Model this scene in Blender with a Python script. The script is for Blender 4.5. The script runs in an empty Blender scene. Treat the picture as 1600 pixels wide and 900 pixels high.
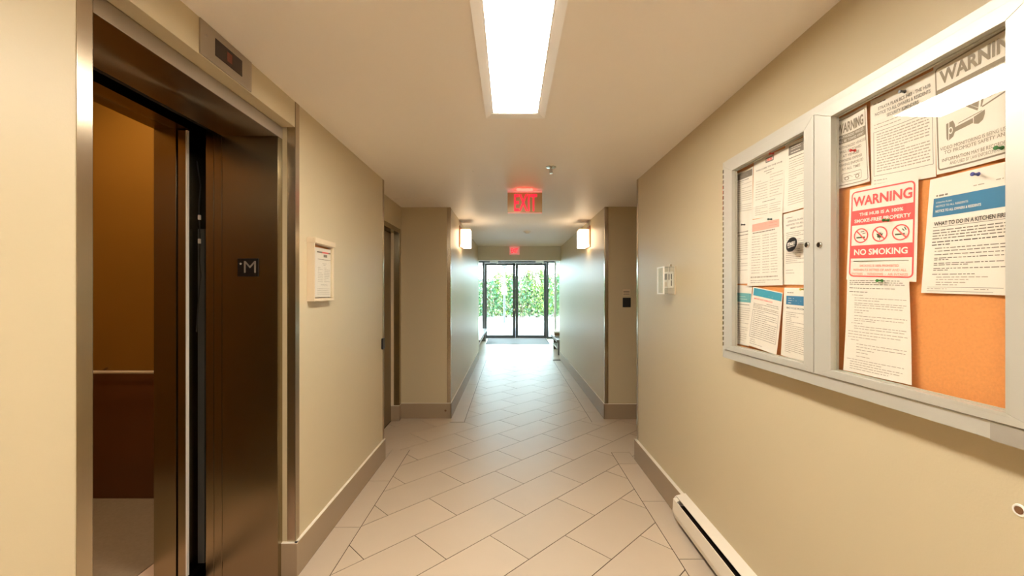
import bpy, bmesh, math, random
from mathutils import Vector, Matrix
R = math.radians
random.seed(7)
SC = bpy.context.scene
COL = SC.collection
H = 1.40          # eye height
F = 655.0         # focal length in pixels of a 1600 px wide frame
CX, CY = 797.0, 456.0
ZC = 2.337        # ceiling height

# ------------------------------------------------------------------ camera, world, lights, exposure
cam = bpy.data.cameras.new('camera'); co = bpy.data.objects.new('camera', cam); COL.objects.link(co)
co.location = (0, 0, H); co.rotation_euler = (R(90), 0, 0)
cam.sensor_width = 36; cam.lens = F / 1600 * 36
cam.shift_x = (800 - CX) / 1600; cam.shift_y = (CY - 450) / 1600
cam.clip_start = .02; cam.clip_end = 200
SC.camera = co

W = bpy.data.worlds.new('sky'); SC.world = W; W.use_nodes = True
bg = W.node_tree.nodes['Background']; bg.inputs[0].default_value = (.70, .87, 1, 1); bg.inputs[1].default_value = 24.0

sun = bpy.data.lights.new('sun', 'SUN'); sun.energy = 4.0; sun.angle = R(2); sun.color = (1, .96, .88)
so = bpy.data.objects.new('sun', sun); COL.objects.link(so); so.rotation_euler = (R(38), 0, R(-20))

LAMP = 34.0       # ceiling fixture diffusers
SCONCE = 7.0
CAR = 26
WARM = (1, .935, .84)

def portal(loc, rot, sx, sy):
    l = bpy.data.lights.new('portal', 'AREA'); l.shape = 'RECTANGLE'; l.size = sx; l.size_y = sy
    l.cycles.is_portal = True
    o = bpy.data.objects.new('portal', l); COL.objects.link(o); o.location = loc; o.rotation_euler = rot
portal((.16, 12.64, 1.15), (R(-90), 0, 0), 2.4, 2.3)
portal((1.42, 10.8, 1.3), (0, R(90), 0), 2.0, 3.4)
portal((-1.10, 10.8, 1.3), (0, R(-90), 0), 2.0, 3.4)

vs = SC.view_settings
vs.view_transform = 'Standard'; vs.look = 'None'; vs.gamma = 1; vs.use_curve_mapping = False
vs.exposure = 0.54
SC.cycles.use_denoising = True
SC.cycles.max_bounces = 10; SC.cycles.diffuse_bounces = 6; SC.cycles.glossy_bounces = 5
SC.cycles.transparent_max_bounces = 12
SC.cycles.sample_clamp_indirect = 6

# ------------------------------------------------------------------ materials
def lin(c):
    return tuple(((v / 255) / 12.92 if v / 255 <= .04045 else ((v / 255 + .055) / 1.055) ** 2.4) for v in c)
def mat(name, rgb, rough=.5, metal=0, spec=.5, noise=0, nscale=8, bump=0, bscale=60, stretch=None, emit=None, estr=0, rand=0, coat=0, aniso=0):
    m = bpy.data.materials.new(name); m.use_nodes = True
    nt = m.node_tree; b = nt.nodes['Principled BSDF']; L = nt.links
    c = lin(rgb)
    b.inputs['Base Color'].default_value = (*c, 1)
    b.inputs['Roughness'].default_value = rough; b.inputs['Metallic'].default_value = metal
    b.inputs['Specular IOR Level'].default_value = spec
    b.inputs['Coat Weight'].default_value = coat
    b.inputs['Coat Roughness'].default_value = .1
    if aniso:
        b.inputs['Anisotropic'].default_value = aniso
        tg_ = nt.nodes.new('ShaderNodeTangent'); tg_.direction_type = 'RADIAL'; tg_.axis = 'Z'
        L.new(tg_.outputs[0], b.inputs['Tangent'])
    if emit:
        b.inputs['Emission Color'].default_value = (*emit, 1); b.inputs['Emission Strength'].default_value = estr
    tc = nt.nodes.new('ShaderNodeTexCoord')
    src = tc.outputs['Object']
    if stretch:
        mp = nt.nodes.new('ShaderNodeMapping'); mp.inputs['Scale'].default_value = stretch
        L.new(src, mp.inputs['Vector']); src = mp.outputs[0]
    colsock = None
    if noise:
        n = nt.nodes.new('ShaderNodeTexNoise'); n.inputs['Scale'].default_value = nscale; n.inputs['Detail'].default_value = 5
        L.new(src, n.inputs['Vector'])
        mx = nt.nodes.new('ShaderNodeMix'); mx.data_type = 'RGBA'
        mx.inputs['A'].default_value = (*[v * (1 - noise) for v in c], 1)
        mx.inputs['B'].default_value = (*[min(1, v * (1 + noise)) for v in c], 1)
        L.new(n.outputs['Fac'], mx.inputs['Factor']); colsock = mx.outputs['Result']
    if rand:
        oi = nt.nodes.new('ShaderNodeObjectInfo')
        hs = nt.nodes.new('ShaderNodeHueSaturation')
        mr = nt.nodes.new('ShaderNodeMapRange'); mr.inputs['To Min'].default_value = 1 - rand; mr.inputs['To Max'].default_value = 1 + rand
        L.new(oi.outputs['Random'], mr.inputs['Value']); L.new(mr.outputs[0], hs.inputs['Value'])
        if colsock: L.new(colsock, hs.inputs['Color'])
        else: hs.inputs['Color'].default_value = (*c, 1)
        colsock = hs.outputs[0]
    if colsock: L.new(colsock, b.inputs['Base Color'])
    if bump:
        n2 = nt.nodes.new('ShaderNodeTexNoise'); n2.inputs['Scale'].default_value = bscale; n2.inputs['Detail'].default_value = 4
        L.new(src, n2.inputs['Vector'])
        bp = nt.nodes.new('ShaderNodeBump'); bp.inputs['Strength'].default_value = bump; bp.inputs['Distance'].default_value = .002
        L.new(n2.outputs['Fac'], bp.inputs['Height']); L.new(bp.outputs[0], b.inputs['Normal'])
    return m
def glassmat(name, tint=(.93, .98, .96), ior=1.45, rough=0.0, haze=0.0):
    m = bpy.data.materials.new(name); m.use_nodes = True
    nt = m.node_tree; nt.nodes.clear(); L = nt.links
    o = nt.nodes.new('ShaderNodeOutputMaterial'); t = nt.nodes.new('ShaderNodeBsdfTransparent'); g = nt.nodes.new('ShaderNodeBsdfGlossy')
    t.inputs[0].default_value = (*tint, 1); g.inputs['Roughness'].default_value = rough
    lw = nt.nodes.new('ShaderNodeLayerWeight'); lw.inputs[0].default_value = .5
    pw = nt.nodes.new('ShaderNodeMath'); pw.operation = 'POWER'; pw.inputs[1].default_value = 5; L.new(lw.outputs['Facing'], pw.inputs[0])
    f = nt.nodes.new('ShaderNodeMath'); f.operation = 'MULTIPLY_ADD'; L.new(pw.outputs[0], f.inputs[0])
    r0 = ((ior - 1) / (ior + 1)) ** 2; f.inputs[1].default_value = 1 - r0; f.inputs[2].default_value = r0
    mx = nt.nodes.new('ShaderNodeMixShader'); L.new(f.outputs[0], mx.inputs[0]); L.new(t.outputs[0], mx.inputs[1]); L.new(g.outputs[0], mx.inputs[2])
    last = mx.outputs[0]
    if haze:
        d = nt.nodes.new('ShaderNodeBsdfDiffuse'); d.inputs[0].default_value = (.9, .9, .88, 1)
        m2 = nt.nodes.new('ShaderNodeMixShader'); m2.inputs[0].default_value = haze
        L.new(last, m2.inputs[1]); L.new(d.outputs[0], m2.inputs[2]); last = m2.outputs[0]
    L.new(last, o.inputs[0])
    return m

M = {}
M['wall'] = mat('cream_wall_paint', (199, 184, 151), .42, noise=.02, nscale=1.5, bump=.12, bscale=160)
M['ceil'] = mat('ceiling_paint', (250, 243, 234), .5, noise=.02, nscale=2, bump=.1, bscale=90)
M['tile'] = mat('floor_tile', (204, 186, 163), .42, spec=1.0, noise=.05, nscale=3, bump=.05, bscale=14, rand=.035)
M['grout'] = mat('dark_grout', (66, 46, 30), .9)
M['base'] = mat('baseboard_tile', (158, 138, 112), .4, noise=.04, nscale=4, bump=.05, bscale=20)
M['topline'] = mat('pale_topline', (232, 224, 206), .5)  # pale thin line along the top of each baseboard
M['steel'] = mat('brushed_steel', (186, 176, 160), .36, 1, bump=.08, bscale=3, stretch=(160, 160, 2), aniso=.85)
M['steel_dk'] = mat('bronze_brushed_steel', (156, 142, 112), .24, 1, bump=.04, bscale=3, stretch=(160, 160, 2), aniso=.95)
M['guard'] = mat('corner_guard_steel', (186, 170, 146), .27, 1, bump=.08, bscale=3, stretch=(160, 160, 2), aniso=.85)
M['alu'] = mat('satin_aluminium', (202, 199, 187), .4, .35, bump=.05, bscale=3, stretch=(2, 2, 120))
M['railmetal'] = mat('pale_rail_metal', (240, 225, 200), .35, .4)
M['chrome'] = mat('chrome', (200, 196, 188), .12, 1)
M['black'] = mat('black_plastic', (18, 16, 16), .35)
M['rubber'] = mat('dark_rubber', (30, 28, 26), .6)
M['dark'] = mat('shaft_dark', (40, 34, 30), .9)
M['car_wall'] = mat('bronze_laminate', (152, 104, 34), .38, .2, noise=.12, nscale=2, bump=.05, bscale=30)
M['car_low'] = mat('brown_laminate', (104, 60, 28), .42, .15, noise=.15, nscale=2, bump=.05, bscale=30)
M['mat'] = mat('grey_carpet', (160, 140, 116), .95, noise=.15, nscale=60, bump=.5, bscale=300)
M['sill'] = mat('sill_aluminium', (225, 196, 180), .45, .5)
M['sillpale'] = mat('pale_threshold', (238, 206, 186), .5)
M['cork'] = mat('cork', (226, 150, 84), .8, noise=.14, nscale=160, bump=.25, bscale=220)
M['paper'] = mat('white_paper', (238, 230, 218), .6, noise=.01, nscale=6)
M['ink'] = mat('grey_ink', (122, 112, 100), .7)
M['ink_lt'] = mat('pale_ink', (176, 164, 150), .7)
M['ink_br'] = mat('brown_grey_ink', (146, 132, 112), .7)
M['ink_bk'] = mat('dark_ink', (70, 62, 54), .7)
M['red'] = mat('red_ink', (240, 92, 92), .6)
M['salmon'] = mat('salmon_ink', (244, 176, 160), .6)
M['teal'] = mat('teal_ink', (62, 160, 186), .6)
M['teal2'] = mat('pale_teal_ink', (104, 172, 176), .6)
M['blue'] = mat('blue_ink', (52, 124, 166), .6)
M['greyband'] = mat('grey_band_ink', (120, 110, 98), .6)
M['leafink'] = mat('green_ink', (78, 90, 60), .6)
M['heater'] = mat('white_enamel', (236, 226, 208), .35)
M['fin'] = mat('dark_heater_fin', (70, 56, 44), .5, .5)
M['white'] = mat('white_plastic', (236, 232, 222), .4)
M['beige'] = mat('beige_plastic', (216, 198, 168), .5)
M['glass'] = glassmat('clear_glass')
M['acryl'] = glassmat('clear_acrylic', (.96, .97, .95), 1.45, .02, .10)
M['bglass'] = glassmat('board_glass', (.985, .985, .97), 1.36)
M['frame'] = mat('dark_grey_aluminium', (84, 86, 84), .38, .5)
M['doorpaint'] = mat('brown_door_paint', (120, 100, 70), .45)
M['rub_mat'] = mat('grey_door_mat', (128, 128, 130), .9, bump=.4, bscale=250)
M['concrete'] = mat('pale_concrete', (150, 147, 143), .85, noise=.06, nscale=2, bump=.2, bscale=30)
M['bench'] = mat('dark_stone_ledge', (120, 116, 110), .35)
M['wood'] = mat('brown_wood', (120, 84, 54), .5, noise=.2, nscale=6, stretch=(1, 8, 8))
M['diffuser'] = mat('lit_diffuser', (255, 250, 240), .5, emit=WARM, estr=LAMP)
M['trimw'] = mat('white_trim', (250, 247, 242), .4)
M['header'] = mat('wall_paint_daylight_baked', (226, 226, 216), .45, bump=.1, bscale=160)  # wall paint lightened here: bounced daylight on the header put into the colour
M['lampglass'] = mat('frosted_lamp_glass', (250, 244, 230), .3, emit=(1, .74, .48), estr=SCONCE)
M['copper'] = mat('copper_plate', (176, 122, 92), .4, .6)
M['exitred'] = mat('lit_red_letter', (230, 20, 40), .4, emit=(1, .012, .035), estr=1.2)
M['exitglow'] = mat('red_led_strip', (230, 60, 50), .4, emit=(1, .06, .04), estr=5.0)
M['exitpanel'] = mat('exit_panel', (186, 158, 116), .3, .3)
M['exitwhite'] = mat('exit_white', (236, 200, 196), .4, emit=(1, .25, .25), estr=.25)
M['led_red'] = mat('dim_red_display', (60, 14, 6), .4, emit=(.5, .04, .0), estr=.06)
M['display'] = mat('dark_display', (40, 18, 8), .15)
M['car_lamp'] = mat('car_lamp', (255, 230, 190), .5, emit=(1, .78, .48), estr=CAR * 3)
M['tape'] = mat('silver_tape', (176, 170, 158), .35, .3, noise=.08, nscale=30)
for nm, c in {'pin_red': (206, 60, 50), 'pin_green': (58, 130, 60), 'pin_blue': (70, 78, 150), 'pin_dark': (64, 62, 62),
              'pin_teal': (50, 96, 92), 'pin_yellow': (190, 190, 90)}.items():
    M[nm] = mat(nm, c, .3)

# pavers outside (too small in view to pick apart)
def paver_mat():
    m = mat('grey_pavers', (170, 170, 172), .8)
    nt = m.node_tree; b = nt.nodes['Principled BSDF']; tc = nt.nodes.new('ShaderNodeTexCoord')
    br = nt.nodes.new('ShaderNodeTexBrick'); br.inputs['Color1'].default_value = (.12, .13, .15, 1); br.inputs['Color2'].default_value = (.17, .18, .20, 1)
    br.inputs['Mortar'].default_value = (.42, .42, .44, 1); br.inputs['Scale'].default_value = 1.0
    br.inputs['Brick Width'].default_value = .24; br.inputs['Row Height'].default_value = .24; br.inputs['Mortar Size'].default_value = .03
    br.offset = 0
    nt.links.new(tc.outputs['Object'], br.inputs['Vector']); nt.links.new(br.outputs['Color'], b.inputs['Base Color'])
    return m
M['paver'] = paver_mat()

# ------------------------------------------------------------------ mesh helpers
class MB:
    def __init__(s): s.v = []; s.f = []; s.mi = []; s.mats = []
    def m(s, k):
        if k not in s.mats: s.mats.append(k)
        return s.mats.index(k)
    def face(s, pts, k):
        n = len(s.v); s.v += [tuple(p) for p in pts]; s.f.append(tuple(range(n, n + len(pts)))); s.mi.append(s.m(k))
    def box(s, x0, x1, y0, y1, z0, z1, k):
        n = len(s.v)
        s.v += [(x, y, z) for z in (z0, z1) for y in (y0, y1) for x in (x0, x1)]
        for f in ((0, 2, 3, 1), (4, 5, 7, 6), (0, 1, 5, 4), (2, 6, 7, 3), (0, 4, 6, 2), (1, 3, 7, 5)):
            s.f.append(tuple(n + i for i in f)); s.mi.append(s.m(k))
        return s
    def prism(s, pts, axis, a, b, k):
        """extrude a 2-D polygon along axis ('x','y','z') from a to b; pts are the other two coords in order"""
        def P(p, t):
            return {'x': (t, p[0], p[1]), 'y': (p[0], t, p[1]), 'z': (p[0], p[1], t)}[axis]
        n = len(s.v); N = len(pts)
        s.v += [P(p, a) for p in pts] + [P(p, b) for p in pts]
        s.f.append(tuple(n + i for i in range(N))[::-1]); s.mi.append(s.m(k))
        s.f.append(tuple(n + N + i for i in range(N))); s.mi.append(s.m(k))
        for i in range(N):
            j = (i + 1) % N
            s.f.append((n + i, n + j, n + N + j, n + N + i)); s.mi.append(s.m(k))
        return s
    def lathe(s, prof, axis, c, k, seg=20):
        """profile [(t, r)] revolved about axis through c"""
        n = len(s.v)
        for t, r in prof:
            for i in range(seg):
                a = 2 * math.pi * i / seg; p, q = r * math.cos(a), r * math.sin(a)
                s.v.append({'x': (c[0] + t, c[1] + p, c[2] + q), 'y': (c[0] + p, c[1] + t, c[2] + q), 'z': (c[0] + p, c[1] + q, c[2] + t)}[axis])
        for a in range(len(prof) - 1):
            for i in range(seg):
                j = (i + 1) % seg
                s.f.append((n + a * seg + i, n + a * seg + j, n + (a + 1) * seg + j, n + (a + 1) * seg + i)); s.mi.append(s.m(k))
        s.f.append(tuple(n + i for i in range(seg))); s.mi.append(s.m(k))
        e = n + (len(prof) - 1) * seg
        s.f.append(tuple(e + i for i in range(seg))); s.mi.append(s.m(k))
        return s
    def tube(s, pts, r, k, seg=8):
        n = len(s.v); pts = [Vector(p) for p in pts]
        for i, p in enumerate(pts):
            d = (pts[min(i + 1, len(pts) - 1)] - pts[max(i - 1, 0)]).normalized()
            u = d.orthogonal().normalized() if i == 0 else (pu - d * pu.dot(d)).normalized()
            pu = u; w = d.cross(u)
            for q in range(seg):
                a = 2 * math.pi * q / seg
                s.v.append(tuple(p + u * r * math.cos(a) + w * r * math.sin(a)))
        for i in range(len(pts) - 1):
            for q in range(seg):
                j = (q + 1) % seg
                s.f.append((n + i * seg + q, n + i * seg + j, n + (i + 1) * seg + j, n + (i + 1) * seg + q)); s.mi.append(s.m(k))
        s.f.append(tuple(n + q for q in range(seg))); s.mi.append(s.m(k))
        e = n + (len(pts) - 1) * seg
        s.f.append(tuple(e + q for q in range(seg))); s.mi.append(s.m(k))
        return s
    def build(s, name, parent=None, bevel=0, smooth=False, fixn=True, origin=None):
        me = bpy.data.meshes.new(name); me.from_pydata(s.v, [], s.f)
        for k in s.mats: me.materials.append(M[k])
        me.polygons.foreach_set('material_index', s.mi)
        if fixn or bevel:
            bm = bmesh.new(); bm.from_mesh(me)
            if fixn: bmesh.ops.recalc_face_normals(bm, faces=bm.faces[:])
            if bevel:
                es = [e for e in bm.edges if len(e.link_faces) == 2 and e.calc_face_angle(0) > .6]
                bmesh.ops.bevel(bm, geom=es, offset=bevel, segments=2, affect='EDGES', clamp_overlap=True, profile=.6)
            bm.to_mesh(me); bm.free()
        if smooth:
            me.polygons.foreach_set('use_smooth', [True] * len(me.polygons))
            try: me.set_sharp_from_angle(angle=R(35))
            except Exception: pass
        o = bpy.data.objects.new(name, me); COL.objects.link(o)
        if parent:
            o.parent = parent; o.matrix_parent_inverse = Matrix.Translation(parent.location).inverted()
        me.update()
        return o
def tag(o, label, cat, group=None):
    o['label'] = label; o['category'] = cat
    if group: o['group'] = group
    return o
def struct(o, label=None):
    o['kind'] = 'structure'
    if label: o['label'] = label
    return o
def thing(name, loc, label, cat, group=None):
    o = bpy.data.objects.new(name, None); o.empty_display_size = .05; COL.objects.link(o); o.location = loc
    return tag(o, label, cat, group)
def box(x0, x1, y0, y1, z0, z1, k): return MB().box(x0, x1, y0, y1, z0, z1, k)

# ------------------------------------------------------------------ room shell
XL, XR = -1.06, 1.062          # near corridor walls
XL2, XR2 = -.662, 1.045        # far corridor walls
YN, YRN = 3.52, 3.51           # where the near walls end
YB, YBR = 4.65, 4.62           # where the far walls begin
YE = 8.65                      # end of the far corridor
YD = 12.56                     # entrance door plane
VL, VR = -1.0, 1.32            # vestibule sides
BH = .165                      # baseboard height

ceil = struct(box(-1.35, 2.7, -3.1, 3.3, ZC, ZC + .2, 'ceil').box(-2.1, 2.7, 3.3, 12.62, ZC, ZC + .2, 'ceil').build('ceiling'), 'smooth cream painted ceiling of the corridor')
floor = struct(box(-1.3, 2.5, -3.1, 3.3, -.12, -.002, 'grout').box(-2.1, 2.5, 3.3, 12.6, -.12, -.002, 'grout').build('floor'), 'beige tiled corridor floor laid diagonally with straight border strips')

w = MB()
w.box(-1.35, XL, -3.1, 1.0615, 0, ZC, 'wall'); w.box(-1.35, XL, 1.0615, 2.067, 2.211, ZC, 'wall')
w.box(-1.35, XL, 2.067, YN, 0, ZC, 'wall')
struct(w.build('wall_left'), 'cream painted wall around the elevator')
struct(box(XR, 2.6, -3.1, YRN, 0, ZC, 'wall').build('wall_right'), 'cream painted wall carrying the notice board')
w = MB(); w.box(-2.0, -1.206, YN - .1, 3.60, 0, ZC, 'wall'); w.box(-2.0, -1.206, 4.60, YB, 0, ZC, 'wall'); w.box(-2.0, -1.206, 3.60, 4.60, 2.084, ZC, 'wall')
w.box(-2.0, -1.36, 3.6, 4.6, 0, 2.084, 'wall')
struct(w.build('wall_left_recess'), 'shaded cream wall of the side door recess')
struct(box(-2.0, XL2, YB, YE, 0, ZC, 'wall').build('wall_left_far'), 'daylit cream wall of the far corridor on the sconce side with brown recess face')
struct(box(XR2, 2.6, YBR, YE, 0, ZC, 'wall').build('wall_right_far'), 'daylit cream wall of the far corridor beside the black reader')
struct(box(2.4, 2.6, YRN, YBR, 0, ZC, 'wall').build('wall_right_recess'))
struct(box(-1.35, 2.6, -3.3, -3.1, 0, ZC, 'wall').build('wall_back'))
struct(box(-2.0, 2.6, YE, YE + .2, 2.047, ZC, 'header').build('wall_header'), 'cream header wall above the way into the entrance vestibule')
w = MB(); w.box(-2.0, VL - .05, YE, YE + .4, 0, ZC, 'wall'); w.box(VL - .1, XL2, YE, YE + .2, 0, 2.047, 'wall')
struct(w.build('wall_left_vestibule'))
w = MB(); w.box(VR + .05, 2.6, YE, YE + .4, 0, ZC, 'wall'); w.box(XR2, VR + .1, YE, YE + .2, 0, 2.047, 'wall')
struct(w.build('wall_right_vestibule'))
# elevator shaft enclosure
w = MB(); w.box(-3.5, -3.3, .3, 3.4, -.3, 2.9, 'dark'); w.box(-3.5, -1.35, .3, .5, -.3, 2.9, 'dark'); w.box(-3.5, -1.35, 3.2, 3.4, -.3, 2.9, 'dark')
w.box(-3.5, -1.2, .3, 3.4, -.35, -.1, 'dark')
w.box(-3.5, -1.2, .3, 3.4, 2.9, 3.0, 'dark'); w.box(-1.35, -1.2, .3, 3.4, ZC + .2, 2.9, 'dark')
struct(w.build('wall_shaft'))

# floor tiles
S2 = math.sqrt(.5)
TOP, DEP = 0.0, -.004
def clip_half(poly, a, b, c):
    out = []
    for i in range(len(poly)):
        p, q = poly[i], poly[(i + 1) % len(poly)]
        dp, dq = a * p[0] + b * p[1] - c, a * q[0] + b * q[1] - c
        if dp <= 0: out.append(p)
        if (dp < 0 and dq > 0) or (dp > 0 and dq < 0):
            t = dp / (dp - dq); out.append((p[0] + (q[0] - p[0]) * t, p[1] + (q[1] - p[1]) * t))
    return out
def clip_rect(poly, r):
    for a, b, c in ((-1, 0, -r[0]), (1, 0, r[1]), (0, -1, -r[2]), (0, 1, r[3])):
        if len(poly) < 3: return []
        poly = clip_half(poly, a, b, c)
    return poly
def area(p): return abs(sum(p[i][0] * p[(i + 1) % len(p)][1] - p[(i + 1) % len(p)][0] * p[i][1] for i in range(len(p)))) / 2
g = .0024
BL0, BL1 = -1.045, -.8895     # left border strip
BR0, BR1 = .8825, 1.04
FL0, FL1 = -.65, -.493
FR0, FR1 = .880, 1.033
regions = [(BL1 + g, BR0 - g, -3.1, 4.5), (BR0 - g, 2.4, 3.655 + g, 4.5), (-1.285, BL1 + g, 3.714 + g, 4.5),
           (-1.285, FL0, 4.5, YB - .012), (FR1, 2.4, 4.5, YBR - .012), (BR1 + g, 2.4, YRN + .001, 3.655 + g), (-1.285, BL0 - g, YN + .001, 3.714 + g),
           (FL1 + g, FR0 - g, 4.5, YE), (VL, VR, YE, YD - .03)]
LT = .6112; WT = .3056
def tile_obj(polys, name='tile', me=None, loc=None):
    if me is None:
        mb = MB()
        for p in polys:
            mb.prism(p, 'z', DEP, TOP, 'tile')
        o = mb.build(name, floor, fixn=True)
    else:
        o = bpy.data.objects.new(name, me); COL.objects.link(o); o.location = loc; o.parent = floor
    return o
def uv2xy(u, v): return ((u - v) * S2, (u + v) * S2)
fullmesh = None
for k in range(-22, 40):
    v0 = 1.4812 + WT * k
    for j in range(-24, 40):
        u0 = 1.6212 + WT * k + LT * j
        x, y = uv2xy(u0 + LT / 2, v0 + WT / 2)
        if not (-2 < x < 3.0 and -3.6 < y < 13): continue
        poly = [uv2xy(a, b) for a, b in ((u0 + g, v0 + g), (u0 + LT - g, v0 + g), (u0 + LT - g, v0 + WT - g), (u0 + g, v0 + WT - g))]
        ps = [q for q in (clip_rect(poly, r) for r in regions) if len(q) > 2 and area(q) > 1e-4]
        if not ps: continue
        if len(ps) == 1 and abs(area(ps[0]) - area(poly)) < 1e-5:
            ox, oy = poly[0]
            if fullmesh is None:
                o = tile_obj([[(a - ox, b - oy) for a, b in ps[0]]]); fullmesh = o.data; o.location = (ox, oy, 0)
            else: tile_obj(None, me=fullmesh, loc=(ox, oy, 0))
        else: tile_obj(ps)
def strip(x0, x1, ys):
    for a, b in zip(ys[:-1], ys[1:]):
        mb = MB(); mb.box(x0, x1, a + g, b - g, DEP, TOP, 'tile'); mb.build('tile', floor)
strip(BL0, BL1 - g, [3.714 - .611 * i for i in range(11, -1, -1)])
strip(BR0 + g, BR1, [3.411 - .608 * i for i in range(10, -1, -1)] + [3.655])
strip(FL0, FL1 - g, [4.512 + .611 * i for i in range(7)] + [YE])
strip(FR0 + g, FR1, [4.49] + [4.878 + .61 * i for i in range(7)])

# baseboards
def baseboard(name, segs):
    mb = MB()
    for s in segs: mb.box(*s, 0, BH, 'base')
    o = struct(mb.build(name, bevel=.002)); cb = MB()
    for x0, x1, y0, y1 in segs:
        dx, dy = x1 - x0, y1 - y0
        cb.box(x0, x1, y0, y1, BH, BH + .004, 'topline')
    cb.build('top_line', o)
    return o
baseboard('baseboard_left', [(XL, BL0, -3.1, 1.06), (XL, BL0, 2.055, YN)])
baseboard('baseboard_niche', [(-1.128, BL0 + .001, 2.053, 2.069)])
baseboard('baseboard_right', [(1.04, XR, 2.54, YRN), (1.04, XR, -3.1, 1.30)])
baseboard('baseboard_left_far', [(XL2, FL0, YB - .012, YE)])
baseboard('baseboard_left_recess', [(-1.206, FL0 + .001, YB - .012, YB)])
baseboard('baseboard_jamb', [(-1.292, -1.200, 4.535, 4.61)])
baseboard('baseboard_right_far', [(FR1, XR2, YBR - .012, YE)])
baseboard('baseboard_right_recess', [(FR1 - .001, 2.4, YBR - .012, YBR)])

# stainless corner guards, L shaped, one per outside corner
def guard(n, cx, cy, sx, sy, label, z1=ZC):
    """corner at (cx, cy); arms run along sx*x and sy*y from the corner (into the wall)"""
    t, L_ = .0022, .038
    mb = MB(); x0, x1 = sorted((cx - sx * t, cx + sx * L_)); y0, y1 = sorted((cy, cy - sy * t))
    mb.box(x0, x1, y0, y1, BH + .004, z1, 'guard')
    x0, x1 = sorted((cx, cx - sx * t)); y0, y1 = sorted((cy - sy * t, cy + sy * L_))
    mb.box(x0, x1, y0, y1, BH + .004, z1, 'guard')
    return struct(mb.build('trim_%d' % n, bevel=.0008), label)
guard(1, XL, 1.0615, -1, -1, 'wide steel corner guard on the near side of the elevator opening')
guard(2, XL, 2.067, -1, 1, 'steel corner guard between elevator frame and framed notice')
guard(3, XL, YN, -1, -1, 'steel corner guard where the side door recess begins')
guard(4, XR, YRN, 1, -1, 'bright steel corner guard beyond the white wall box')
guard(5, XL2, YB, -1, 1, 'steel corner guard beside the brown recess face under the sconce wall')
guard(6, XR2, YBR, 1, 1, 'steel corner guard beside the black card reader')

# ceiling access panel in the left recess
mb = MB(); mb.box(-1.16, -.76, 4.17, 4.60, ZC - .004, ZC, 'ceil')
tag(mb.build('ceiling_access_panel', bevel=.001), 'flush painted access panel in the ceiling over the side door recess', 'access panel')

# side door in the left recess
door = struct(box(-1.33, -1.288, 3.655, 4.545, .008, 2.03, 'doorpaint').build('door_1', bevel=.002), 'brown painted side door in the left recess')
mb = MB(); mb.box(-1.36, -1.201, 4.548, 4.60, 0, 2.084, 'steel_dk'); mb.box(-1.36, -1.201, 3.60, 3.652, 0, 2.084, 'steel_dk'); mb.box(-1.36, -1.201, 3.652, 4.548, 2.034, 2.084, 'steel_dk')
mb.build('door_frame', door, bevel=.002)
mb = MB(); mb.box(-1.288, -1.262, 4.528, 4.548, .17, 2.034, 'beige'); mb.build('door_stop', door)
for z in (.28, 1.05, 1.80):
    mb = MB(); mb.lathe([(0, .007), (.1, .007)], 'z', (-1.281, 4.546, z), 'chrome', 10); mb.build('hinge', door)
mb = MB(); mb.lathe([(0, .028), (.008, .028), (.01, .012), (.05, .012)], 'x', (-1.288, 3.72, 1.0), 'chrome', 16); mb.tube([(-1.238, 3.72, 1.0), (-1.236, 3.76, 1.0), (-1.236, 3.83, 1.0)], .009, 'chrome')
mb.build('door_handle', door, smooth=True)

# black bumper on the near left corner
mb = MB(); mb.prism([(3.452, .925), (3.492, .925), (3.50, .935), (3.50, 1.005), (3.492, 1.016), (3.452, 1.016), (3.446, 1.005), (3.446, .935)], 'x', -1.060, -1.044, 'black')
tag(mb.build('wall_bumper', bevel=.003), 'small black rounded bumper on the corner before the side door recess', 'bumper')

# ------------------------------------------------------------------ elevator entrance
E1 = thing('elevator_entrance', (-1.25, 1.56, 0), 'brushed steel elevator entrance with deep jambs, its doors standing open', 'elevator')
box(-1.39, -1.121, 1.064, 2.0655, 2.152, 2.210, 'steel').build('header_frame', E1, bevel=.002)
box(-1.39, -1.121, 2.024, 2.0655, 0, 2.152, 'steel_dk').build('door_jamb', E1, bevel=.002)
box(-1.39, -1.121, 1.064, 1.112, 0, 2.152, 'steel_dk').build('door_jamb', E1, bevel=.002)
box(-1.434, -1.395, 2.03, 2.92, .01, 2.19, 'steel_dk').build('door_panel', E1, bevel=.002)
box(-1.478, -1.439, 2.036, 2.92, .01, 2.19, 'steel_dk').build('door_panel', E1, bevel=.002)
box(-1.49, -1.045, 1.112, 2.024, -.03, .003, 'sill').build('door_sill', E1, bevel=.001)
box(-1.49, -1.39, .9, 2.95, 2.195, 2.88, 'dark').build('track_cover', E1)
pl = box(-1.313, -1.214, 2.019, 2.024, 1.474, 1.561, 'black').build('floor_plate', E1, bevel=.001)
pl['label'] = 'black floor plate marked with a star and the letter M'

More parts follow.
